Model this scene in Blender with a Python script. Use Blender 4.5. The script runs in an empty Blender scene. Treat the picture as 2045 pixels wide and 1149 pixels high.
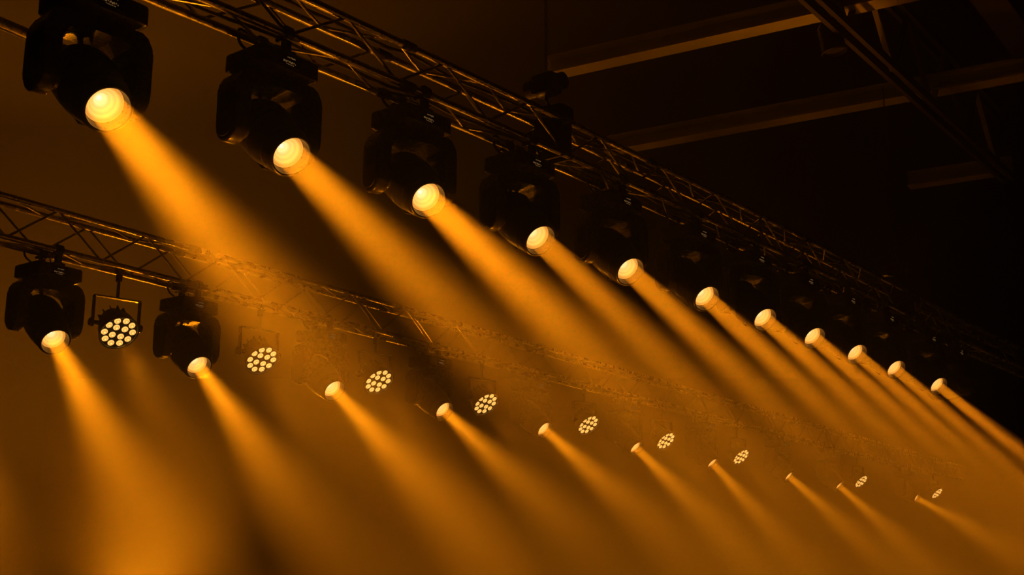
import bpy, bmesh, math, random
from mathutils import Vector, Matrix, Euler
R = math.radians
random.seed(7)
S = bpy.context.scene
C = S.collection

# ------------------------------------------------------------------ camera, world, exposure
cam_d = bpy.data.cameras.new('camera')
cam_d.sensor_width = 36.0
cam_d.lens = 2500.0 / 2045.0 * 36.0
cam_d.clip_end = 200
cam = bpy.data.objects.new('camera', cam_d)
C.objects.link(cam)
CAM_Z = 1.6
cam.location = (0, 0, CAM_Z)
cam.rotation_euler = (R(90 + 13.6257), 0, 0)
S.camera = cam

W = bpy.data.worlds.new('world'); S.world = W
W.use_nodes = True
W.node_tree.nodes['Background'].inputs[0].default_value = (0.0, 0.0, 0.0, 1)
W.node_tree.nodes['Background'].inputs[1].default_value = 0.0

S.view_settings.view_transform = 'Standard'
S.view_settings.look = 'None'
S.view_settings.exposure = 0.0
S.view_settings.gamma = 1.0
S.view_settings.use_curve_mapping = False
cy = S.cycles
cy.max_bounces = 5; cy.diffuse_bounces = 2; cy.glossy_bounces = 2
cy.transmission_bounces = 2; cy.transparent_max_bounces = 6
cy.volume_bounces = 0
cy.use_adaptive_sampling = False
cy.use_denoising = True
cy.denoising_input_passes = 'RGB_ALBEDO_NORMAL'
cy.denoising_prefilter = 'ACCURATE'
cy.use_light_tree = False
cy.sample_clamp_indirect = 4.0

AMBER = (1.0, 0.268, 0.004)
E_FRONT, E_REAR, E_PAR = 33.0, 49.0, 1500.0
SPOT_REAR = R(22)
HAZE = 0.018

# added spots near floor level, out of view, for fill and rim light
def fill_spot(x, y, z, watts, tx, ty, tz, cone):
    d = bpy.data.lights.new('added_fill_spot', 'SPOT')
    d.energy = watts; d.color = AMBER; d.spot_size = R(cone); d.spot_blend = 1.0; d.shadow_soft_size = 0.25
    o = bpy.data.objects.new('added_fill_spot', d); C.objects.link(o)
    o.location = (x, y, z)
    o.rotation_euler = (Vector((tx, ty, tz)) - Vector((x, y, z))).to_track_quat('-Z', 'Y').to_euler()
    return o
FILL_SPOTS = [(-12.5, 24.0, 0.5, 5400, -6.0, 14.0, 9.8, 54),  # this pair is added to brighten the haze behind on the left
        (-8.5, 29.0, 0.5, 4300, -3.6, 13.0, 7.9, 38)]
# added steep up-lights under the near truss, to brighten the lamp bodies
for t in (0.2, 3.2, 7.0):
    FILL_SPOTS.append((-1.36 + 0.619 * (t + 0.9) - 0.785 * 1.7, 6.68 + 0.785 * (t + 0.9) + 0.619 * 1.7, 0.4, 480, -1.36 + 0.619 * t, 6.68 + 0.785 * t, 4.3, 44))
# added low back lights beyond each truss, to rim its chords and lamps
for t in (0.5, 4.0, 8.5):
    FILL_SPOTS.append((-1.36 + 0.619 * (t + 4) - 0.785 * 2.0, 6.68 + 0.785 * (t + 4) + 0.619 * 2.0, 0.4, 170, -1.36 + 0.619 * t, 6.68 + 0.785 * t, 4.6, 48))
for t in (0.0, 5.0, 11.0):
    FILL_SPOTS.append((-3.79 + 0.568 * (t + 4) - 0.823 * 2.0, 9.97 + 0.823 * (t + 4) + 0.568 * 2.0, 0.4, 160, -3.79 + 0.568 * t, 9.97 + 0.823 * t, 4.2, 50))
for w in FILL_SPOTS: fill_spot(*w)

# ------------------------------------------------------------------ materials
def mat(name, col=(0.02, 0.02, 0.02), rough=0.5, metal=0.0, noise=0.0, scale=20.0, bump=0.0, spec=0.5):
    m = bpy.data.materials.new(name); m.use_nodes = True
    nt = m.node_tree; b = nt.nodes['Principled BSDF']
    b.inputs['Base Color'].default_value = (*col, 1); b.inputs['Roughness'].default_value = rough
    b.inputs['Metallic'].default_value = metal; b.inputs['Specular IOR Level'].default_value = spec
    if noise or bump:
        tc = nt.nodes.new('ShaderNodeTexCoord'); n = nt.nodes.new('ShaderNodeTexNoise')
        n.inputs['Scale'].default_value = scale; n.inputs['Detail'].default_value = 4
        nt.links.new(tc.outputs['Object'], n.inputs['Vector'])
        if noise:
            r = nt.nodes.new('ShaderNodeMapRange')
            r.inputs[1].default_value = 0.25; r.inputs[2].default_value = 0.75
            r.inputs[3].default_value = max(0.05, rough - noise); r.inputs[4].default_value = min(1, rough + noise)
            nt.links.new(n.outputs['Fac'], r.inputs[0]); nt.links.new(r.outputs[0], b.inputs['Roughness'])
            mx = nt.nodes.new('ShaderNodeMix'); mx.data_type = 'RGBA'
            mx.inputs[6].default_value = (*[c * 0.75 for c in col], 1); mx.inputs[7].default_value = (*[min(1, c * 1.25) for c in col], 1)
            nt.links.new(n.outputs['Fac'], mx.inputs[0]); nt.links.new(mx.outputs[2], b.inputs['Base Color'])
        if bump:
            bp = nt.nodes.new('ShaderNodeBump'); bp.inputs['Strength'].default_value = bump; bp.inputs['Distance'].default_value = 0.01
            nt.links.new(n.outputs['Fac'], bp.inputs['Height']); nt.links.new(bp.outputs[0], b.inputs['Normal'])
    return m

M = {
    'body': mat('black_plastic', (0.06, 0.053, 0.047), 0.28, noise=0.08, scale=35),
    'cover': mat('matt_black_cover', (0.03, 0.027, 0.025), 0.42, noise=0.1, scale=30),
    'barrel': mat('black_painted_barrel', (0.06, 0.053, 0.047), 0.32, noise=0.1, scale=25),
    'ring': mat('front_ring_metal', (0.10, 0.09, 0.08), 0.38, metal=0.6),
    'hood': mat('inner_hood', (0.15, 0.10, 0.05), 0.3, metal=0.5, noise=0.06, scale=50),
    'alu': mat('truss_aluminium', (0.55, 0.52, 0.48), 0.28, metal=1.0, noise=0.08, scale=12),
    'brace': mat('brace_aluminium', (0.42, 0.40, 0.37), 0.26, metal=1.0, noise=0.08, scale=18),
    'steel': mat('dark_steel', (0.06, 0.055, 0.05), 0.45, metal=0.7, noise=0.1, scale=20),
    'rubber': mat('black_cable_rubber', (0.012, 0.011, 0.011), 0.55),
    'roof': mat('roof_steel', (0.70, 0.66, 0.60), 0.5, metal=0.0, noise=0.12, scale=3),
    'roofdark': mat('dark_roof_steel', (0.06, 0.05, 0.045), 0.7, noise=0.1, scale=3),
    'hall': mat('dark_hall_paint', (0.014, 0.012, 0.011), 0.9, noise=0.05, scale=1.2),
    'floor': mat('stage_floor_black', (0.03, 0.028, 0.026), 0.6, noise=0.1, scale=4),
    'screen': mat('display_glass', (0.02, 0.02, 0.022), 0.2),
}

def emit(name, col, strength):
    m = bpy.data.materials.new(name); m.use_nodes = True
    nt = m.node_tree; nt.nodes.clear()
    e = nt.nodes.new('ShaderNodeEmission'); o = nt.nodes.new('ShaderNodeOutputMaterial')
    e.inputs[0].default_value = (*col, 1); e.inputs[1].default_value = strength
    nt.links.new(e.outputs[0], o.inputs['Surface'])
    return m, nt, e, o

def lens_mat(name, radius, stops, rings, ringamp, strength, off=0.0):
    """lamp glass: brightness falls from the middle outwards, broken by the moulded rings of the lens"""
    m, nt, e, o = emit(name, (1, 1, 1), strength)
    tc = nt.nodes.new('ShaderNodeTexCoord'); sp = nt.nodes.new('ShaderNodeSeparateXYZ')
    nt.links.new(tc.outputs['Object'], sp.inputs[0])
    cb = nt.nodes.new('ShaderNodeCombineXYZ')
    nt.links.new(sp.outputs['Y'], cb.inputs['Y']); nt.links.new(sp.outputs['Z'], cb.inputs['Z'])
    ln = nt.nodes.new('ShaderNodeVectorMath'); ln.operation = 'LENGTH'
    nt.links.new(cb.outputs[0], ln.inputs[0])
    dv = nt.nodes.new('ShaderNodeMath'); dv.operation = 'DIVIDE'; dv.inputs[1].default_value = radius
    nt.links.new(ln.outputs['Value'], dv.inputs[0])
    ra = nt.nodes.new('ShaderNodeValToRGB')
    el = ra.color_ramp.elements
    while len(el) < len(stops): el.new(0.5)
    for k, (p, c) in enumerate(stops): el[k].position = p; el[k].color = (*c, 1)
    nt.links.new(dv.outputs[0], ra.inputs[0])
    mu = nt.nodes.new('ShaderNodeMath'); mu.operation = 'MULTIPLY'; mu.inputs[1].default_value = rings * 2 * math.pi
    nt.links.new(dv.outputs[0], mu.inputs[0])
    sn = nt.nodes.new('ShaderNodeMath'); sn.operation = 'SINE'; nt.links.new(mu.outputs[0], sn.inputs[0])
    ma = nt.nodes.new('ShaderNodeMath'); ma.operation = 'MULTIPLY_ADD'; ma.inputs[1].default_value = ringamp * strength; ma.inputs[2].default_value = strength
    nt.links.new(sn.outputs[0], ma.inputs[0])
    nt.links.new(ra.outputs[0], e.inputs[0]); nt.links.new(ma.outputs[0], e.inputs[1])
    return m

M['lens'] = lens_mat('lit_lamp_lens', 0.09,
    [(0.0, (1.0, 0.92, 0.64)), (0.22, (1.0, 0.70, 0.27)), (0.5, (0.96, 0.49, 0.11)), (0.8, (0.93, 0.44, 0.08)), (1.0, (0.62, 0.23, 0.03))], 4.0, 0.10, 1.5)
M['led'] = lens_mat('lit_led_lens', 0.028,
    [(0.0, (1.0, 0.80, 0.32)), (0.3, (0.95, 0.50, 0.10)), (0.6, (0.66, 0.29, 0.045)), (0.82, (0.95, 0.52, 0.11)), (1.0, (0.9, 0.44, 0.09))], 1.5, 0.1, 1.6)
M['read'] = emit('display_pixels', (1.0, 0.50, 0.16), 0.13)[0]
for k in ('lens', 'led', 'read'): M[k].cycles.emission_sampling = 'NONE'
M['dead_lens'] = mat('unlit_lens_glass', (0.05, 0.05, 0.05), 0.08)

# ------------------------------------------------------------------ mesh helpers
def new_bm(): return bmesh.new()
def frame_to(d):
    d = Vector(d).normalized()
    up = Vector((0, 0, 1)) if abs(d.z) < 0.95 else Vector((1, 0, 0))
    s = d.cross(up).normalized(); t = s.cross(d).normalized()
    return s, t
def add_box(bm, c, size, mtx=None, bevel=0.0, seg=2):
    g = bmesh.ops.create_cube(bm, size=1.0)
    vs = g['verts']
    m = Matrix.Translation(c) @ Matrix.Diagonal((*size, 1))
    if mtx is not None: m = mtx @ m
    bmesh.ops.transform(bm, matrix=m, verts=vs)
    if bevel:
        es = list({e for v in vs for e in v.link_edges})
        bmesh.ops.bevel(bm, geom=es, offset=bevel, segments=seg, profile=0.6, affect='EDGES')
def add_tube(bm, pts, r, n=8, cap=True):
    pts = [Vector(p) for p in pts]
    rings = []
    prev = None
    for i, p in enumerate(pts):
        a = pts[max(i - 1, 0)]; b = pts[min(i + 1, len(pts) - 1)]
        d = (b - a).normalized()
        if prev is None: s, t = frame_to(d)
        else:
            s = (prev - d * prev.dot(d))
            if s.length < 1e-5: s, t = frame_to(d)
            s.normalize(); t = d.cross(s) * 1.0
        prev = s
        t = d.cross(s).normalized()
        rr = r[i] if isinstance(r, (list, tuple)) else r
        rings.append([bm.verts.new(p + (s * math.cos(k * 2 * math.pi / n) + t * math.sin(k * 2 * math.pi / n)) * rr) for k in range(n)])
    for a, b in zip(rings, rings[1:]):
        for k in range(n):
            bm.faces.new((a[k], a[(k + 1) % n], b[(k + 1) % n], b[k]))
    if cap:
        bm.faces.new(list(reversed(rings[0]))); bm.faces.new(rings[-1])
def add_lathe(bm, prof, n=32, axis='X', cap=False, mtx=None):
    """profile of (along, radius) turned about local X"""
    rings = []; new = []
    for a, r in prof:
        if r < 1e-6:
            v = bm.verts.new((a, 0, 0)); rings.append([v]); new.append(v)
        else:
            ring = [bm.verts.new((a, r * math.cos(k * 2 * math.pi / n), r * math.sin(k * 2 * math.pi / n))) for k in range(n)]
            rings.append(ring); new += ring
    for a, b in zip(rings, rings[1:]):
        if len(a) == 1 and len(b) == 1: continue
        for k in range(n):
            k2 = (k + 1) % n
            if len(a) == 1: bm.faces.new((a[0], b[k2], b[k]))
            elif len(b) == 1: bm.faces.new((a[k], a[k2], b[0]))
            else: bm.faces.new((a[k], a[k2], b[k2], b[k]))
    if mtx is not None: bmesh.ops.transform(bm, matrix=mtx, verts=new)
def add_prism(bm, outline, d0, d1, mtx, inset=0.0, inset_depth=0.0):
    """extrude a closed outline (list of (a,b)) from depth d0 to d1; mtx maps (a, b, depth) to place"""
    def loop(d, k):
        if k:
            cx = sum(p[0] for p in outline) / len(outline); cy_ = sum(p[1] for p in outline) / len(outline)
            pts = []
            for a, b in outline:
                v = Vector((a - cx, b - cy_)); l = v.length
                v *= max(0.05, (l - k)) / l
                pts.append((v.x + cx, v.y + cy_, d))
        else: pts = [(a, b, d) for a, b in outline]
        return [bm.verts.new(mtx @ Vector(p)) for p in pts]
    s = 1 if d1 > d0 else -1
    loops = []
    if inset:
        q = [(inset * (1 - math.sin(R(a))), inset_depth * (1 - math.cos(R(a)))) for a in (0, 22, 45, 67, 90)]
        loops = [loop(d0 + s * dd, k) for k, dd in q] + [loop(d1 - s * dd, k) for k, dd in reversed(q)]
    else: loops = [loop(d0, 0), loop(d1, 0)]
    n = len(outline)
    for a, b in zip(loops, loops[1:]):
        for k in range(n): bm.faces.new((a[k], a[(k + 1) % n], b[(k + 1) % n], b[k]))
    bm.faces.new(list(reversed(loops[0]))); bm.faces.new(loops[-1])
def round_rect(w, h, r, n=4, cx=0, cy=0):
    pts = []
    for sx, sy, a0 in ((1, 1, 0), (-1, 1, 90), (-1, -1, 180), (1, -1, 270)):
        for k in range(n + 1):
            a = R(a0 + 90 * k / n)
            pts.append((cx + sx * (w / 2 - r) + r * math.cos(a), cy + sy * (h / 2 - r) + r * math.sin(a)))
    return pts
def to_mesh(name, bm, m, smooth=35):
    bmesh.ops.recalc_face_normals(bm, faces=bm.faces)
    me = bpy.data.meshes.new(name); bm.to_mesh(me); bm.free()
    me.materials.append(m)
    if smooth:
        for p in me.polygons: p.use_smooth = True
        try: me.set_sharp_from_angle(angle=R(smooth))
        except Exception: pass
    return me
def put(name, me, parent=None, mtx=None):
    o = bpy.data.objects.new(name, me); C.objects.link(o)
    if parent is not None: o.parent = parent
    if mtx is not None: o.matrix_local = mtx
    return o
def tag(o, label=None, cat=None, group=None, kind=None):
    if label: o['label'] = label
    if cat: o['category'] = cat
    if group: o['group'] = group
    if kind: o['kind'] = kind
    return o
def thing(name, label, cat, mtx, group=None):
    o = bpy.data.objects.new(name, None); C.objects.link(o)
    o.empty_display_size = 0.1
    o.matrix_world = mtx
    return tag(o, label, cat, group)
def single(name, bm, m, label, cat, group=None, smooth=35):
    return tag(put(name, to_mesh(name, bm, m, smooth)), label, cat, group)
I4 = Matrix.Identity(4)
T = Matrix.Translation

# ------------------------------------------------------------------ hall: floor, walls, roof
X0, X1, Y0, Y1_, ZC = -18.0, 28.0, -4.0, 48.0, 9.6
def struct(name, c, size, m):
    bm = new_bm(); add_box(bm, c, size)
    return tag(put(name, to_mesh(name, bm, m, 0)), kind='structure')
struct('floor', ((X0 + X1) / 2, (Y0 + Y1_) / 2, -0.1), (X1 - X0, Y1_ - Y0, 0.2), M['floor'])
struct('ceiling', ((X0 + X1) / 2, (Y0 + Y1_) / 2, ZC + 0.1), (X1 - X0, Y1_ - Y0, 0.2), M['hall'])
struct('wall_back', ((X0 + X1) / 2, Y1_ + 0.1, ZC / 2), (X1 - X0 + 0.4, 0.2, ZC), M['hall'])
struct('wall_front', ((X0 + X1) / 2, Y0 - 0.1, ZC / 2), (X1 - X0 + 0.4, 0.2, ZC), M['hall'])
struct('wall_left', (X0 - 0.1, (Y0 + Y1_) / 2, ZC / 2), (0.2, Y1_ - Y0, ZC), M['hall'])
struct('wall_right', (X1 + 0.1, (Y0 + Y1_) / 2, ZC / 2), (0.2, Y1_ - Y0, ZC), M['hall'])

# haze that fills the hall and shows the beams
hz = bpy.data.materials.new('stage_haze'); hz.use_nodes = True
nt = hz.node_tree; nt.nodes.clear()
vs = nt.nodes.new('ShaderNodeVolumeScatter'); ou = nt.nodes.new('ShaderNodeOutputMaterial')
vs.inputs['Color'].default_value = (1, 1, 1, 1); vs.inputs['Density'].default_value = HAZE; vs.inputs['Anisotropy'].default_value = 0.72
nt.links.new(vs.outputs[0], ou.inputs['Volume'])
hz.cycles.volume_sampling = 'EQUIANGULAR'
bm = new_bm(); add_box(bm, ((X0 + X1) / 2, (Y0 + Y1_) / 2, ZC / 2), (X1 - X0 - 0.04, Y1_ - Y0 - 0.04, ZC - 0.04))
haze = tag(put('haze', to_mesh('haze', bm, hz, 0)), 'thin amber stage haze filling the hall around the beams', 'haze', kind='stuff')

# ------------------------------------------------------------------ truss lines
class Line:
    def __init__(s, org, yaw, bow):
        s.o = Vector(org); a = R(yaw)
        s.u = Vector((math.sin(a), math.cos(a), 0)); s.y = Vector((-s.u.y, s.u.x, 0)); s.bow = bow
        s.rot = Matrix((s.u.to_4d(), s.y.to_4d(), (0, 0, 1, 0), (0, 0, 0, 1))).transposed()
        s.rot[3] = (0, 0, 0, 1)
        for k in range(3): s.rot[k][3] = 0
    def P(s, t, lat=0.0, z=0.0):
        b = max(-0.05, 0.04 * (1 - ((t - 4.4) / 4.4) ** 2)) if s.bow else 0.0
        return s.o + s.u * t + s.y * lat + Vector((0, 0, z + b))
L1 = Line((-1.36458, 6.68485, 2.84728 + CAM_Z), 38.24429, True)
L2 = Line((-3.79229, 9.96655, 2.46657 + CAM_Z), 34.64406, False)
TW, TH = 0.11, 0.27           # half width and height of the truss
ZB = 0.245                    # bottom chord axis above the lamp bases

bm = new_bm(); add_tube(bm, [(0, 0, -0.5), (0, 0, 0.5)], 1.0, 8)
UNIT_ROD = to_mesh('brace', bm, M['brace'])
def rod(name, me, a, b, r, parent):
    d = b - a
    q = d.to_track_quat('Z', 'Y').to_matrix().to_4x4()
    m = T((a + b) / 2) @ q @ Matrix.Diagonal((r, r, d.length, 1))
    o = put(name, me, parent, parent.matrix_world.inverted() @ m)
    return o
def build_truss(L, t0, t1, bay, label, th):
    root = thing('lighting_truss', label, 'truss', T(L.P(t0, 0, ZB)))
    inv = root.matrix_world.inverted()
    n = int(round((t1 - t0) / bay))
    ts = [t0 + (t1 - t0) * k / n for k in range(n + 1)]
    ch = {'bn': (-TW, ZB), 'bf': (TW, ZB), 'tn': (-TW, ZB + th), 'tf': (TW, ZB + th)}
    for k, (la, z) in ch.items():
        bm = new_bm(); add_tube(bm, [inv @ L.P(t, la, z) for t in ts[::2]], 0.024, 12)
        put('chord', to_mesh('chord', bm, M['alu']), root)
    for (a, b), ph in ((('bn', 'tn'), 0), (('bf', 'tf'), 1), (('bn', 'bf'), 1), (('tn', 'tf'), 0)):
        for k in range(n):
            p, q = (a, b) if (k + ph) % 2 == 0 else (b, a)
            rod('brace', UNIT_ROD, L.P(ts[k], *ch[p]), L.P(ts[k + 1], *ch[q]), 0.010, root)
    # conical couplers where the truss lengths are pinned together
    bm = new_bm(); add_lathe(bm, [(-0.06, 0.0), (-0.06, 0.027), (-0.05, 0.032), (-0.004, 0.032), (-0.004, 0.027), (0.004, 0.027), (0.004, 0.032), (0.05, 0.032), (0.06, 0.027), (0.06, 0.0)], 12)
    cme = to_mesh('coupler', bm, M['steel'])
    t = t0 + 1.7
    while t < t1:
        for la, z in ch.values(): put('coupler', cme, root, inv @ T(L.P(t, la, z)) @ L.rot)
        t += 2.9
    return root
build_truss(L1, -3.6, 14.4, 0.45, 'near aluminium box truss carrying only big moving heads', TH)
build_truss(L2, -3.2, 26.5, 0.45, 'far hazy aluminium box truss carrying moving heads and round LED lamps', 0.33)

# ------------------------------------------------------------------ moving head lamp
def head_meshes():
    me = {}
    # base: rounded box with chamfered lower edge and vent step
    bm = new_bm()
    out = round_rect(0.436, 0.336, 0.035, 3)
    def lp(z, k): return [bm.verts.new((a * (1 - k / 0.218), b * (1 - k / 0.168), z)) for a, b in out]
    lo = [lp(-0.014, 0.060), lp(-0.012, 0.045), lp(0.000, 0.012), lp(0.006, 0.003), lp(0.012, 0.0), lp(0.098, 0.0), lp(0.106, 0.003), lp(0.112, 0.010), lp(0.114, 0.03)]
    for a, b in zip(lo, lo[1:]):
        for k in range(len(out)): bm.faces.new((a[k], a[(k + 1) % len(out)], b[(k + 1) % len(out)], b[k]))
    bm.faces.new(list(reversed(lo[0]))); bm.faces.new(lo[-1])
    me['base'] = to_mesh('base', bm, M['body'], 28)
    # display on the near long side
    bm = new_bm(); add_box(bm, (0, 0, 0), (0.150, 0.008, 0.078), bevel=0.003, seg=1)
    me['screen'] = to_mesh('display_screen', bm, M['screen'])
    bm = new_bm(); rs = random.Random(3)
    for z, h, x0, x1 in ((0.016, 0.009, -0.02, 0.04), (-0.012, 0.012, -0.05, 0.045), (-0.026, 0.006, -0.03, 0.03)):
        x = x0
        while x < x1:
            w = rs.choice((0.003, 0.004, 0.006)); hh = h * rs.uniform(0.4, 1.0); zz = z + rs.uniform(-0.25, 0.25) * h
            add_box(bm, (x + w / 2, 0, zz), (w, 0.0016, hh)); x += w + rs.choice((0.002, 0.003, 0.006))
    me['read'] = to_mesh('display_readout', bm, M['read'], 0)
    bm = new_bm(); add_lathe(bm, [(-0.004, 0.0), (-0.004, 0.008), (0.004, 0.007), (0.005, 0.0)], 10, mtx=Matrix.Rotation(R(-90), 4, 'Z'))
    me['button'] = to_mesh('button', bm, M['cover'])
    # clamp: saddle bracket plus hook round a chord
    bm = new_bm()
    add_box(bm, (0, 0, 0.012), (0.10, 0.07, 0.024), bevel=0.004, seg=1)
    add_box(bm, (0, 0, 0.055), (0.045, 0.05, 0.07), bevel=0.006, seg=1)
    prof = [(0.046 * math.cos(R(a)), 0.046 * math.sin(R(a))) for a in range(-60, 241, 25)]
    prof += [(0.030 * math.cos(R(a)), 0.030 * math.sin(R(a))) for a in range(240, -61, -25)]
    vs0 = []
    for xx in (-0.022, 0.022): vs0.append([bm.verts.new((xx, p[0], 0.133 + p[1])) for p in prof])
    n = len(prof)
    for k in range(n): bm.faces.new((vs0[0][k], vs0[0][(k + 1) % n], vs0[1][(k + 1) % n], vs0[1][k]))
    h = n // 2
    for k in range(h - 1):
        for v in vs0: bm.faces.new((v[k], v[k + 1], v[n - 2 - k], v[n - 1 - k]))
    add_tube(bm, [(0, 0.05, 0.12), (0, 0.085, 0.115)], 0.012, 8)
    me['clamp'] = to_mesh('clamp', bm, M['steel'])
    # safety cable and power cable
    bm = new_bm()
    add_tube(bm, [(0.12, 0.02, 0.11), (0.14, 0.03, 0.17), (0.13, 0.07, 0.26), (0.12, 0.12, 0.285), (0.10, 0.15, 0.25), (0.08, 0.10, 0.17), (0.07, 0.05, 0.11)], 0.006, 6)
    me['safety'] = to_mesh('safety_cable', bm, M['steel'])
    bm = new_bm()
    pts = [(-0.10, 0.06, 0.105), (-0.12, 0.07, 0.14), (-0.17, 0.085, 0.18), (-0.18, 0.10, 0.24), (-0.16, 0.11, 0.28), (-0.12, 0.12, 0.285), (0.02, 0.13, 0.283), (0.2, 0.13, 0.282)]
    add_tube(bm, smooth_pts(pts, 4), 0.009, 6)
    me['power'] = to_mesh('power_cable', bm, M['rubber'])
    # yoke: bridge and two arms, tilt axis along local Y
    bm = new_bm()
    add_lathe(bm, [(0, 0.0), (0, 0.12), (0.03, 0.12), (0.03, 0.0)], 24, mtx=T((0, 0, 0.0)) @ Matrix.Rotation(R(90), 4, 'Y'))
    poly = [(-0.285, -0.03), (0.285, -0.03), (0.285, -0.10), (0.20, -0.105), (0.14, -0.085), (-0.14, -0.085), (-0.20, -0.105), (-0.285, -0.10)]
    poly = [(-0.215, -0.022), (0.215, -0.022), (0.25, -0.045), (0.275, -0.09), (0.285, -0.16), (0.195, -0.165), (0.165, -0.115), (0.10, -0.09), (-0.10, -0.09), (-0.165, -0.115), (-0.195, -0.165), (-0.285, -0.16), (-0.275, -0.09), (-0.25, -0.045)]
    m = Matrix(((0, 0, 1, 0), (1, 0, 0, 0), (0, 1, 0, 0), (0, 0, 0, 1)))
    # concave outline: build front/back strips by hand
    for d0, d1 in ((-0.105, 0.105),):
        loops = [[bm.verts.new(m @ Vector((a, b, d))) for a, b in poly] for d in (d0, d1)]
        n = len(poly)
        for k in range(n): bm.faces.new((loops[0][k], loops[0][(k + 1) % n], loops[1][(k + 1) % n], loops[1][k]))
        f0 = bm.faces.new(list(reversed(loops[0]))); f1 = bm.faces.new(loops[1])
        bmesh.ops.triangulate(bm, faces=[f0, f1])
    me['bridge'] = to_mesh('yoke_bridge', bm, M['body'], 30)
    # one arm: tall rounded plate, 0.09 thick; local (x: front/back, z: up)
    arm = []
    for k in range(9): 
        a = R(180 + 180 * k / 8); arm.append((0.112 * math.cos(a), -0.335 + 0.115 * math.sin(a)))
    arm += [(0.112, -0.12), (0.105, -0.07), (0.085, -0.045), (-0.085, -0.045), (-0.105, -0.07), (-0.112, -0.12)]
    m2 = Matrix(((1, 0, 0, 0), (0, 0, 1, 0), (0, 1, 0, 0), (0, 0, 0, 1)))
    bm = new_bm(); add_prism(bm, arm, 0.195, 0.285, m2, 0.018, 0.014)
    for v in bm.verts:
        if v.co.z > -0.14 and v.co.y > 0.24: v.co.y -= 0.04 * ((v.co.z + 0.14) / 0.10) ** 2
    me['arm'] = to_mesh('yoke_arm', bm, M['body'], 30)
    bm = new_bm()
    cov = [(a * 0.80, (b + 0.24) * 0.70 - 0.275) for a, b in arm]
    add_prism(bm, cov, 0.284, 0.294, m2, 0.006, 0.005)
    for k in range(5): add_box(bm, (-0.045 + 0.022 * k, 0.2955, -0.22), (0.006, 0.005, 0.12))
    me['cover'] = to_mesh('arm_cover', bm, M['cover'], 30)
    bm = new_bm()
    add_lathe(bm, [(0.165, 0.0), (0.165, 0.075), (0.198, 0.075)], 20, mtx=Matrix.Rotation(R(90), 4, 'Z'))
    me['hub'] = to_mesh('tilt_hub', bm, M['body'])
    # head along +X
    bm = new_bm()
    add_lathe(bm, [(-0.175, 0.0), (-0.175, 0.135), (-0.165, 0.148), (-0.10, 0.163), (0.0, 0.166), (0.06, 0.164), (0.064, 0.160), (0.070, 0.160), (0.074, 0.163), (0.13, 0.156), (0.20, 0.143), (0.203, 0.138), (0.211, 0.137), (0.214, 0.141), (0.262, 0.128)], 40)
    me['barrel'] = to_mesh('head_barrel', bm, M['barrel'], 25)
    bm = new_bm()
    add_lathe(bm, [(-0.255, 0.0), (-0.253, 0.06), (-0.238, 0.10), (-0.205, 0.13), (-0.176, 0.138)], 32)
    for k in range(8):
        a = R(45 * k); add_box(bm, (-0.235, 0.105 * math.cos(a), 0.105 * math.sin(a)), (0.035, 0.012, 0.03), Matrix.Identity(4))
    me['cap'] = to_mesh('rear_cap', bm, M['cover'], 30)
    bm = new_bm()
    add_lathe(bm, [(0.256, 0.130), (0.262, 0.134), (0.290, 0.128), (0.300, 0.122), (0.303, 0.115), (0.300, 0.109)], 40)
    me['ring'] = to_mesh('front_ring', bm, M['barrel'], 40)
    bm = new_bm()
    add_lathe(bm, [(0.301, 0.1095), (0.275, 0.105), (0.272, 0.103), (0.236, 0.0985), (0.232, 0.088)], 40)
    me['hood'] = to_mesh('inner_hood', bm, M['hood'], 40)
    bm = new_bm()
    add_lathe(bm, [(0.238, 0.0975), (0.236, 0.092), (0.226, 0.075), (0.219, 0.074), (0.208, 0.055), (0.200, 0.054), (0.185, 0.034), (0.177, 0.033), (0.164, 0.016), (0.160, 0.0)], 40)
    me['lens'] = to_mesh('lens', bm, M['lens'], 30)
    dead = me['lens'].copy(); dead.materials.clear(); dead.materials.append(M['dead_lens']); me['dead'] = dead
    # side rails screwed along the barrel
    bm = new_bm(); add_box(bm, (0.02, 0.0, -0.166), (0.20, 0.05, 0.016), bevel=0.005, seg=1)
    me['rail'] = to_mesh('barrel_rail', bm, M['cover'])
    return me
def smooth_pts(pts, n):
    pts = [Vector(p) for p in pts]; out = []
    for i in range(len(pts) - 1):
        p0, p1, p2, p3 = pts[max(i - 1, 0)], pts[i], pts[i + 1], pts[min(i + 2, len(pts) - 1)]
        for k in range(n):
            t = k / n
            out.append(0.5 * ((2 * p1) + (p2 - p0) * t + (2 * p0 - 5 * p1 + 4 * p2 - p3) * t * t + (3 * p1 - p0 - 3 * p2 + p3) * t ** 3))
    out.append(pts[-1]); return out
HM = head_meshes()
SPOT = {}
def spot_data(key, energy, size, blend, rad):
    if key not in SPOT:
        d = bpy.data.lights.new('beam_lamp', 'AREA'); d.shape = 'DISK'; d.size = 2 * rad; d.spread = size
        d.energy = energy; d.color = AMBER; SPOT[key] = d
    return SPOT[key]
PIVOT = 0.335
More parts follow.
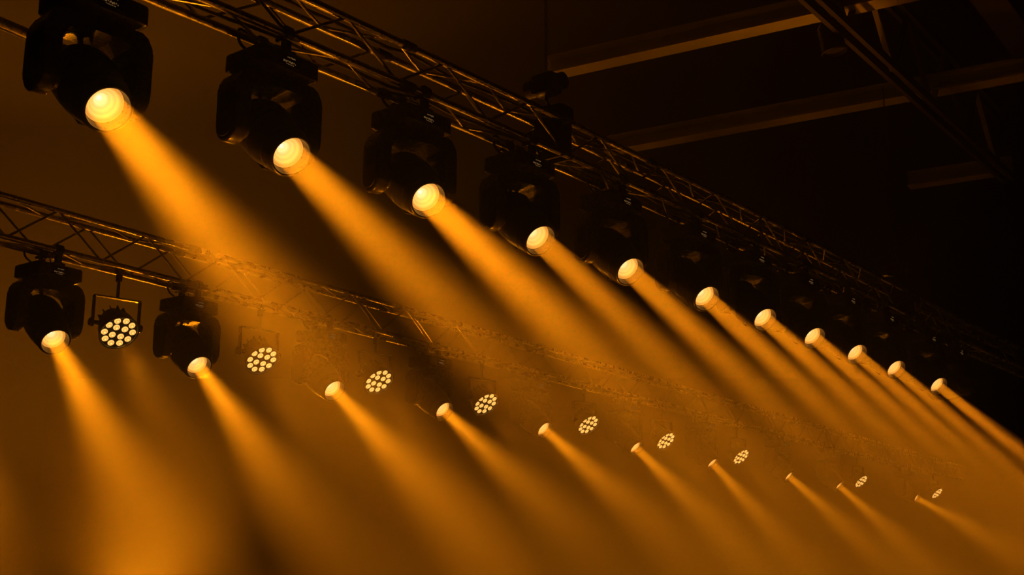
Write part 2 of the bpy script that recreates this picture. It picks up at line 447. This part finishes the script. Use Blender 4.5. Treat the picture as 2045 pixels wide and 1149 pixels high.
def moving_head(L, t, az, el, label, group, key, energy, size, rad, lit=True, detail=True, drop=0.0):
    w = T(L.P(t, 0, -drop)) @ L.rot
    root = thing('moving_head_light', label, 'stage light', w, group)
    base = put('base', HM['base'], root)
    if detail:
        put('display_screen', HM['screen'], base, T((-0.02, -0.169, 0.058)))
        put('display_readout', HM['read'], base, T((-0.02, -0.1742, 0.058)))
        for k in range(3): put('button', HM['button'], base, T((0.09 + 0.03 * k, -0.169, 0.05)))
    for s in (-1, 1):
        put('clamp', HM['clamp'], root, T((0.0, s * TW, 0.112)) @ Matrix.Diagonal((1, 1, (0.133 + drop) / 0.133, 1)))
    put('safety_cable', HM['safety'], root); put('power_cable', HM['power'], root)
    yaw = az - math.atan2(L.u.y, L.u.x)
    ry = Matrix.Rotation(yaw, 4, 'Z')
    yk = put('yoke_bridge', HM['bridge'], root, ry)
    for s in (1, -1):
        m = ry if s == 1 else ry @ Matrix.Rotation(math.pi, 4, 'Z')
        a = put('yoke_arm', HM['arm'], root, m)
        put('arm_cover', HM['cover'], a)
        put('tilt_hub', HM['hub'], a, T((0, 0, -PIVOT)))
    hm = T((0, 0, -PIVOT)) @ ry @ Matrix.Rotation(-el, 4, 'Y')
    hd = put('head', HM['barrel'], root, hm)
    put('rear_cap', HM['cap'], hd); put('front_ring', HM['ring'], hd); put('inner_hood', HM['hood'], hd)
    put('barrel_rail', HM['rail'], hd)
    put('lens', HM['lens'] if lit else HM['dead'], hd)
    if lit:
        l = bpy.data.objects.new('beam_lamp', spot_data(key, energy, size, 1.0, rad)); C.objects.link(l)
        l.parent = hd
        l.matrix_local = T((0.292, 0, 0)) @ Matrix.Rotation(R(-90), 4, 'Y')
    return root

AZ2, AZP = R(-43.61), R(-46.8)
ROW1 = [(-1.173, -44, -40.4), (-0.013, -45, -39.8), (1.157, -56, -37.3), (2.296, -52, -40.8), (3.457, -57, -40.1), (4.637, -60, -39.9), (5.687, -62, -39.7), (6.714, -63, -39.7), (7.715, -64, -39.6), (8.746, -64, -39.7), (10.014, -64, -38.6), (10.95, 119.0, -5.0)]      # place along the truss, pan, tilt
ZOOM = [13, 12, 11, 10, 9.5, 9, 8.5, 8, 7.5, 7.5, 7.5, 8]      # beam angle of each near lamp
ROW2 = [(-1.45, -42.5), (-0.014, -42.5), (1.472, -40.4), (3.23, -36.8), (5.037, -36.5), (7.097, -36.8), (9.462, -40.8), (11.932, -45.2), (14.958, -40.9), (17.41, -41.7), (22.094, -30.0)]
PARS = [(0.681, 0.249), (2.359, 0.237), (4.073, 0.214), (6.034, 0.221), (8.396, 0.222), (10.62, 0.225), (13.268, 0.237), (19.035, 0.241), (24.231, 0.16)]
ORD = ['first', 'second', 'third', 'fourth', 'fifth', 'sixth', 'seventh', 'eighth', 'ninth', 'tenth', 'eleventh', 'twelfth']
for i, (t, az, el) in enumerate(ROW1):
    if i == 0: lab = 'largest lit black moving head, its base cut by the top edge of the picture'
    elif i == 11: lab = 'unlit dark moving head at the far end of the near truss'
    else: lab = '%s lit black moving head along the near truss, counted from the largest' % ORD[i]
    moving_head(L1, t, R(az), R(el), lab, 'moving heads on the near truss', 'front%d' % i, E_FRONT * (1 + 0.22 * i) * (ZOOM[i] / 13) ** 2, R(ZOOM[i]), 0.088 - 0.0032 * i, lit=(i != 11), drop=0.06 if i == 0 else 0.0)
for i, (t, el) in enumerate(ROW2):
    if i == 0: lab = 'lit moving head of the far truss beyond the left picture edge, only its beam showing'
    elif i == 1: lab = 'clearest lit moving head on the far truss, at the left beside a round LED lamp'
    else: lab = '%s lit moving head from the left on the hazy far truss' % ORD[i - 1]
    moving_head(L2, t, AZ2, R(el), lab, 'moving heads on the far truss', 'rear%d' % i, E_REAR * (1 + 0.05 * i), SPOT_REAR, 0.06)

# ------------------------------------------------------------------ round LED lamps on the far truss
def par_meshes():
    me = {}
    bm = new_bm()
    add_lathe(bm, [(-0.13, 0.0), (-0.13, 0.085), (-0.115, 0.10), (-0.02, 0.125), (0.0, 0.150), (0.07, 0.163), (0.10, 0.166)], 36)
    for k in range(12):
        a = R(30 * k); add_box(bm, (-0.07, 0, 0.115), (0.10, 0.008, 0.03), Matrix.Rotation(a, 4, 'X'))
    me['body'] = to_mesh('can', bm, M['barrel'], 30)
    bm = new_bm(); add_lathe(bm, [(0.098, 0.163), (0.104, 0.172), (0.114, 0.172), (0.118, 0.166), (0.114, 0.160), (0.096, 0.158)], 36)
    me['rim'] = to_mesh('front_rim', bm, M['ring'], 40)
    bm = new_bm(); add_lathe(bm, [(0.094, 0.160), (0.094, 0.0)], 36)
    me['plate'] = to_mesh('lens_plate', bm, M['cover'])
    bm = new_bm(); add_lathe(bm, [(-0.006, 0.0285), (0.004, 0.028), (0.009, 0.022), (0.012, 0.013), (0.013, 0.0)], 16)
    me['led'] = to_mesh('led_lens', bm, M['led'], 50)
    bm = new_bm()
    add_box(bm, (0, 0, 0.235), (0.05, 0.43, 0.012), bevel=0.004, seg=1)
    for s in (-1, 1):
        add_box(bm, (0, s * 0.209, 0.10), (0.05, 0.012, 0.28), bevel=0.004, seg=1)
        add_tube(bm, [(0, s * 0.125, 0), (0, s * 0.235, 0)], 0.02, 10)
        add_lathe(bm, [(0.0, 0.0), (0.0, 0.035), (0.02, 0.035), (0.025, 0.02), (0.025, 0.0)], 10, mtx=T((0, s * 0.216, 0)) @ Matrix.Rotation(R(90 * s), 4, 'Z'))
    me['bracket'] = to_mesh('bracket', bm, M['body'], 30)
    bm = new_bm()
    add_box(bm, (0, 0, 0.0), (0.04, 0.05, 0.07), bevel=0.006, seg=1)
    prof = [(0.044, a) for a in range(-60, 241, 25)] + [(0.030, a) for a in range(240, -61, -25)]
    vs0 = [[bm.verts.new((xx, r * math.cos(R(a)), 0.078 + r * math.sin(R(a)))) for r, a in prof] for xx in (-0.02, 0.02)]
    n = len(prof)
    for k in range(n): bm.faces.new((vs0[0][k], vs0[0][(k + 1) % n], vs0[1][(k + 1) % n], vs0[1][k]))
    for k in range(n // 2 - 1):
        for v in vs0: bm.faces.new((v[k], v[k + 1], v[n - 2 - k], v[n - 1 - k]))
    me['clamp'] = to_mesh('clamp', bm, M['steel'])
    bm = new_bm(); add_tube(bm, [(0, 0, -0.5), (0, 0, 0.5)], 0.014, 10); me['stem'] = to_mesh('stem', bm, M['steel'])
    return me
PM = par_meshes()
LEDS = [(0.122 * math.cos(R(36 * k + 8)), 0.122 * math.sin(R(36 * k + 8))) for k in range(10)] + [(0.056 * math.cos(R(90 * k + 40)), 0.056 * math.sin(R(90 * k + 40))) for k in range(4)]
def par_can(t, drop, label):
    pos = L2.P(t, 0, -drop)
    # hangs from the near bottom chord
    root = thing('led_par_can', label, 'stage light', T(pos), 'round LED lamps on the far truss')
    el = R(-45.8)
    ry = Matrix.Rotation(AZP, 4, 'Z')
    put('bracket', PM['bracket'], root, ry)
    chord = ZB + drop
    put('clamp', PM['clamp'], root, T((0, 0, chord - 0.078)) @ L2.rot @ T((0, -0.0, 0)))
    top = chord - 0.11; bot = 0.235
    put('stem', PM['stem'], root, T((0, 0, (top + bot) / 2)) @ Matrix.Diagonal((1, 1, top - bot, 1)))
    hm = ry @ Matrix.Rotation(-el, 4, 'Y')
    can = put('can', PM['body'], root, hm)
    put('front_rim', PM['rim'], can); put('lens_plate', PM['plate'], can)
    for y, z in LEDS: put('led_lens', PM['led'], can, T((0.096, y, z)))
    d = SPOT.get('par')
    if d is None:
        d = bpy.data.lights.new('wash_lamp', 'SPOT'); d.energy = E_PAR; d.color = AMBER; d.spot_size = R(26); d.spot_blend = 1.0; d.shadow_soft_size = 0.10; SPOT['par'] = d
    l = bpy.data.objects.new('wash_lamp', d); C.objects.link(l); l.parent = can
    l.matrix_local = T((0.125, 0, 0)) @ Matrix.Rotation(R(-90), 4, 'Y')
for i, (t, dr) in enumerate(PARS):
    if i == 0: lab = 'largest round LED lamp, nearest on the far truss, its dark yoke showing clearly'
    elif i == 8: lab = 'smallest and dimmest round LED lamp at the far end of the far truss'
    else: lab = '%s round LED lamp along the far truss, counted from the largest' % ORD[i]
    par_can(t, dr, lab)

# ------------------------------------------------------------------ cables draped along the trusses
def cable_run(L, t0, t1, lat, z, label, sag, step=1.15):
    rs = random.Random(int(t1 * 10)); pts = []; t = t0
    while t < t1:
        for k in range(6):
            f = k / 6
            pts.append(L.P(t + step * f, lat + 0.012 * math.sin(9 * (t + f)), z + 0.03 - sag * 4 * f * (1 - f) * rs.uniform(0.6, 1.1)))
        t += step
    bm = new_bm(); add_tube(bm, pts, 0.011, 6)
    return single('power_cable', bm, M['rubber'], label, 'cable')
cable_run(L1, -3.4, 14.0, 0.05, ZB + 0.024, 'black cable run lying between the lower chords of the near truss', 0.02)
cable_run(L1, -3.4, 14.0, 0.06, ZB + TH + 0.024, 'black cable run lying between the upper chords of the near truss', 0.02)
cable_run(L2, -3.0, 26.0, 0.05, ZB + 0.024, 'black cable run lying between the lower chords of the far hazy truss', 0.02)

# ------------------------------------------------------------------ chain hoists holding the near truss
def chain_mesh(length):
    bm = new_bm(); n = int(length / 0.045)
    for k in range(n):
        z = k * 0.045; pts = []
        for a in range(0, 361, 60):
            x, y = 0.012 * math.cos(R(a)), 0.028 * math.sin(R(a))
            pts.append((x, 0, z + y) if k % 2 else (0, x, z + y))
        add_tube(bm, pts, 0.004, 4, cap=False)
    return to_mesh('chain', bm, M['steel'])
def hoist(t, label):
    b = L1.P(t, 0, ZB + TH)
    root = thing('chain_hoist', label, 'hoist', T(b) @ L1.rot, 'chain hoists over the near truss')
    bm = new_bm(); add_box(bm, (0, 0, 0.28), (0.15, 0.20, 0.16), bevel=0.03); add_tube(bm, [(0, -0.16, 0.28), (0, -0.09, 0.28)], 0.065, 16); add_tube(bm, [(0, 0.09, 0.28), (0, 0.17, 0.28)], 0.07, 16)
    put('motor_body', to_mesh('motor_body', bm, M['body']), root)
    bm = new_bm(); add_tube(bm, [(0, 0, 0.20), (0, 0, 0.16), (0.03, 0, 0.13), (0.03, 0, 0.10), (0, 0, 0.08), (-0.03, 0, 0.10)], 0.012, 8)
    put('hook', to_mesh('hook', bm, M['steel']), root)
    for s in (-1, 1):
        bm = new_bm(); add_tube(bm, smooth_pts([(0, 0, 0.11), (0.03, s * 0.06, 0.06), (0.05, s * TW, 0.01), (0.05, s * (TW + 0.03), -0.02), (0.05, s * TW, -0.04)], 4), 0.014, 8)
        put('sling', to_mesh('sling', bm, M['rubber']), root)
    bm = new_bm(); add_prism(bm, round_rect(0.20, 0.16, 0.05), 0.02, 0.17, T((0.20, 0.02, 0)), 0.02, 0.02)
    put('chain_bag', to_mesh('chain_bag', bm, M['rubber']), root)
    put('chain', chain_mesh(7.55 - b.z - 0.36), root, T((0, 0, 0.36)))
    bm = new_bm(); add_box(bm, (0, 0, 0), (0.02, 0.26, TH + 0.06), bevel=0.004, seg=1); add_box(bm, (0.11, 0, 0), (0.02, 0.26, TH + 0.06), bevel=0.004, seg=1)
    add_box(bm, (0.055, 0.0, TH / 2 + 0.035), (0.13, 0.26, 0.012)); 
    put('lifting_bracket', to_mesh('lifting_bracket', bm, M['steel']), root, T((0.02, 0, -TH / 2)))
    return root
hoist(2.62, 'dark chain hoist above the fourth lamp of the near truss')
hoist(9.42, 'small dark chain hoist at the far end of the near truss')

# ------------------------------------------------------------------ pipe behind the first lamp
pa, pb = Vector((-3.45, 6.14, 4.86)), Vector((-2.66, 7.15, 4.795))
root = thing('lighting_pipe', 'short dark steel pipe running out of the left edge behind the largest lamp', 'pipe', T(pa))
inv = root.matrix_world.inverted()
bm = new_bm(); add_tube(bm, [inv @ pa, inv @ pb], 0.036, 14); put('pipe', to_mesh('pipe', bm, M['alu']), root)
bm = new_bm(); d = (pb - pa).normalized()
for k in range(5):
    c = inv @ (pa + d * (0.50 + 0.035 * k)); s, t_ = frame_to(d); rr = 0.05 + 0.008 * (k % 3)
    add_tube(bm, [c + (s * math.cos(R(a)) + t_ * math.sin(R(a))) * rr + d * 0.02 * math.sin(R(a + 70 * k)) for a in range(0, 361, 30)], 0.010, 6, cap=False)
c = inv @ (pa + d * 0.62)
add_tube(bm, smooth_pts([c + Vector((0, 0, 0.05)), c + Vector((0.05, 0.05, 0.13)), c + Vector((0.11, 0.1, 0.24)), c + Vector((0.2, 0.2, 0.40))], 4), 0.010, 6)
put('cable_coil', to_mesh('cable_coil', bm, M['rubber']), root)

# ------------------------------------------------------------------ roof steel
def ibeam(name, a, b, w, h, m, label, group):
    a, b = Vector(a), Vector(b); d = (b - a).normalized(); s = d.cross(Vector((0, 0, 1))).normalized()
    bm = new_bm(); tf = 0.03; tw = 0.02
    pr = [(-w / 2, 0), (w / 2, 0), (w / 2, tf), (tw / 2, tf), (tw / 2, h - tf), (w / 2, h - tf), (w / 2, h), (-w / 2, h), (-w / 2, h - tf), (-tw / 2, h - tf), (-tw / 2, tf), (-w / 2, tf)]
    lp = [[bm.verts.new(p + s * x + Vector((0, 0, z))) for x, z in pr] for p in (a, b)]
    n = len(pr)
    for k in range(n): bm.faces.new((lp[0][k], lp[0][(k + 1) % n], lp[1][(k + 1) % n], lp[1][k]))
    fs = [bm.faces.new(lp[0]), bm.faces.new(lp[1])]
    bmesh.ops.triangulate(bm, faces=fs)
    return single(name, bm, m, label, 'beam', group, 0)
RB = 7.6
DR = Vector((-0.871, 0.49, 0))
def roof(p, l0, l1, label):
    p = Vector(p)
    ibeam('roof_beam', p + DR * l0, p - DR * l1, 0.24, 0.22, M['roof'], label, 'steel beams under the roof')
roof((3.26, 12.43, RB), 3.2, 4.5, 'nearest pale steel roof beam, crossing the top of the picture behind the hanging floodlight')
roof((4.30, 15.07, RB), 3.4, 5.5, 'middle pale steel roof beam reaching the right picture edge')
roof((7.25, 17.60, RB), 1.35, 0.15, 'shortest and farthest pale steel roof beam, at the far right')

# roof girder running towards the back, with its lattice
ga, gb = Vector((2.30, 10.45, 7.3)), Vector((7.1, 17.0, 7.3))
root = thing('roof_girder', 'dark lattice roof girder slanting down the right between the pale roof beams', 'girder', T(ga))
inv = root.matrix_world.inverted()
ga, gb = inv @ ga, inv @ gb; d = (gb - ga).normalized(); s = d.cross(Vector((0, 0, 1))).normalized()
GH = 0.95
for z in (0.0, GH):
    for q in (-0.07, 0.07):
        bm = new_bm(); mm = Matrix((d.to_4d(), (s).to_4d(), (0, 0, 1, 0), (0, 0, 0, 1))).transposed()
        for k in range(3): mm[k][3] = 0
        mm[3] = (0, 0, 0, 1)
        c = (ga + gb) / 2 + s * q + Vector((0, 0, z))
        add_box(bm, (0, 0, 0), ((gb - ga).length, 0.05, 0.10), T(c) @ mm)
        put('girder_chord', to_mesh('girder_chord', bm, M['roofdark'], 0), root)
ln = (gb - ga).length; nb = 12
for k in range(nb):
    a = ga + d * ln * k / nb + Vector((0, 0, 0.02 if k % 2 else GH - 0.02)); b = ga + d * ln * (k + 1) / nb + Vector((0, 0, GH - 0.02 if k % 2 else 0.02))
    q = (b - a).to_track_quat('Z', 'Y').to_matrix().to_4x4()
    bm = new_bm(); add_box(bm, (0, 0, 0), (0.06, 0.04, (b - a).length), T((a + b) / 2) @ q)
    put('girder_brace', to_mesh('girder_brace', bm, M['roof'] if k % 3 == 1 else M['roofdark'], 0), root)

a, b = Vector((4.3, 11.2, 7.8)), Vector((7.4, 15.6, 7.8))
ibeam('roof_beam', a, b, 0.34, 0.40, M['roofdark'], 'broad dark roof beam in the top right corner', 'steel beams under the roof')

# ------------------------------------------------------------------ unlit floodlight hanging from the first roof beam
root = thing('hanging_floodlight', 'unlit dark floodlight hanging from the nearest roof beam', 'lamp', T((3.36, 12.20, 7.60)))
bm = new_bm(); add_lathe(bm, [(-0.16, 0.0), (-0.16, 0.09), (-0.12, 0.12), (0.10, 0.13), (0.16, 0.14), (0.17, 0.13), (0.13, 0.12), (0.12, 0.0)], 24, mtx=T((0, 0, -0.34)) @ Matrix.Rotation(R(80), 4, 'Y'))
put('lamp_housing', to_mesh('lamp_housing', bm, M['body']), root)
bm = new_bm(); add_box(bm, (0, 0, -0.06), (0.05, 0.36, 0.015)); add_box(bm, (0, 0.17, -0.2), (0.05, 0.014, 0.3)); add_box(bm, (0, -0.17, -0.2), (0.05, 0.014, 0.3))
add_tube(bm, [(0, -0.19, -0.33), (0, -0.10, -0.33)], 0.02, 8); add_tube(bm, [(0, 0.10, -0.33), (0, 0.19, -0.33)], 0.02, 8)
put('yoke', to_mesh('yoke', bm, M['steel'], 0), root)
bm = new_bm(); add_box(bm, (0, 0, -0.005), (0.20, 0.12, 0.10), bevel=0.01, seg=1); add_tube(bm, [(0, 0, -0.06), (0, 0, 0.0)], 0.02, 8)
put('clamp', to_mesh('clamp', bm, M['steel']), root)
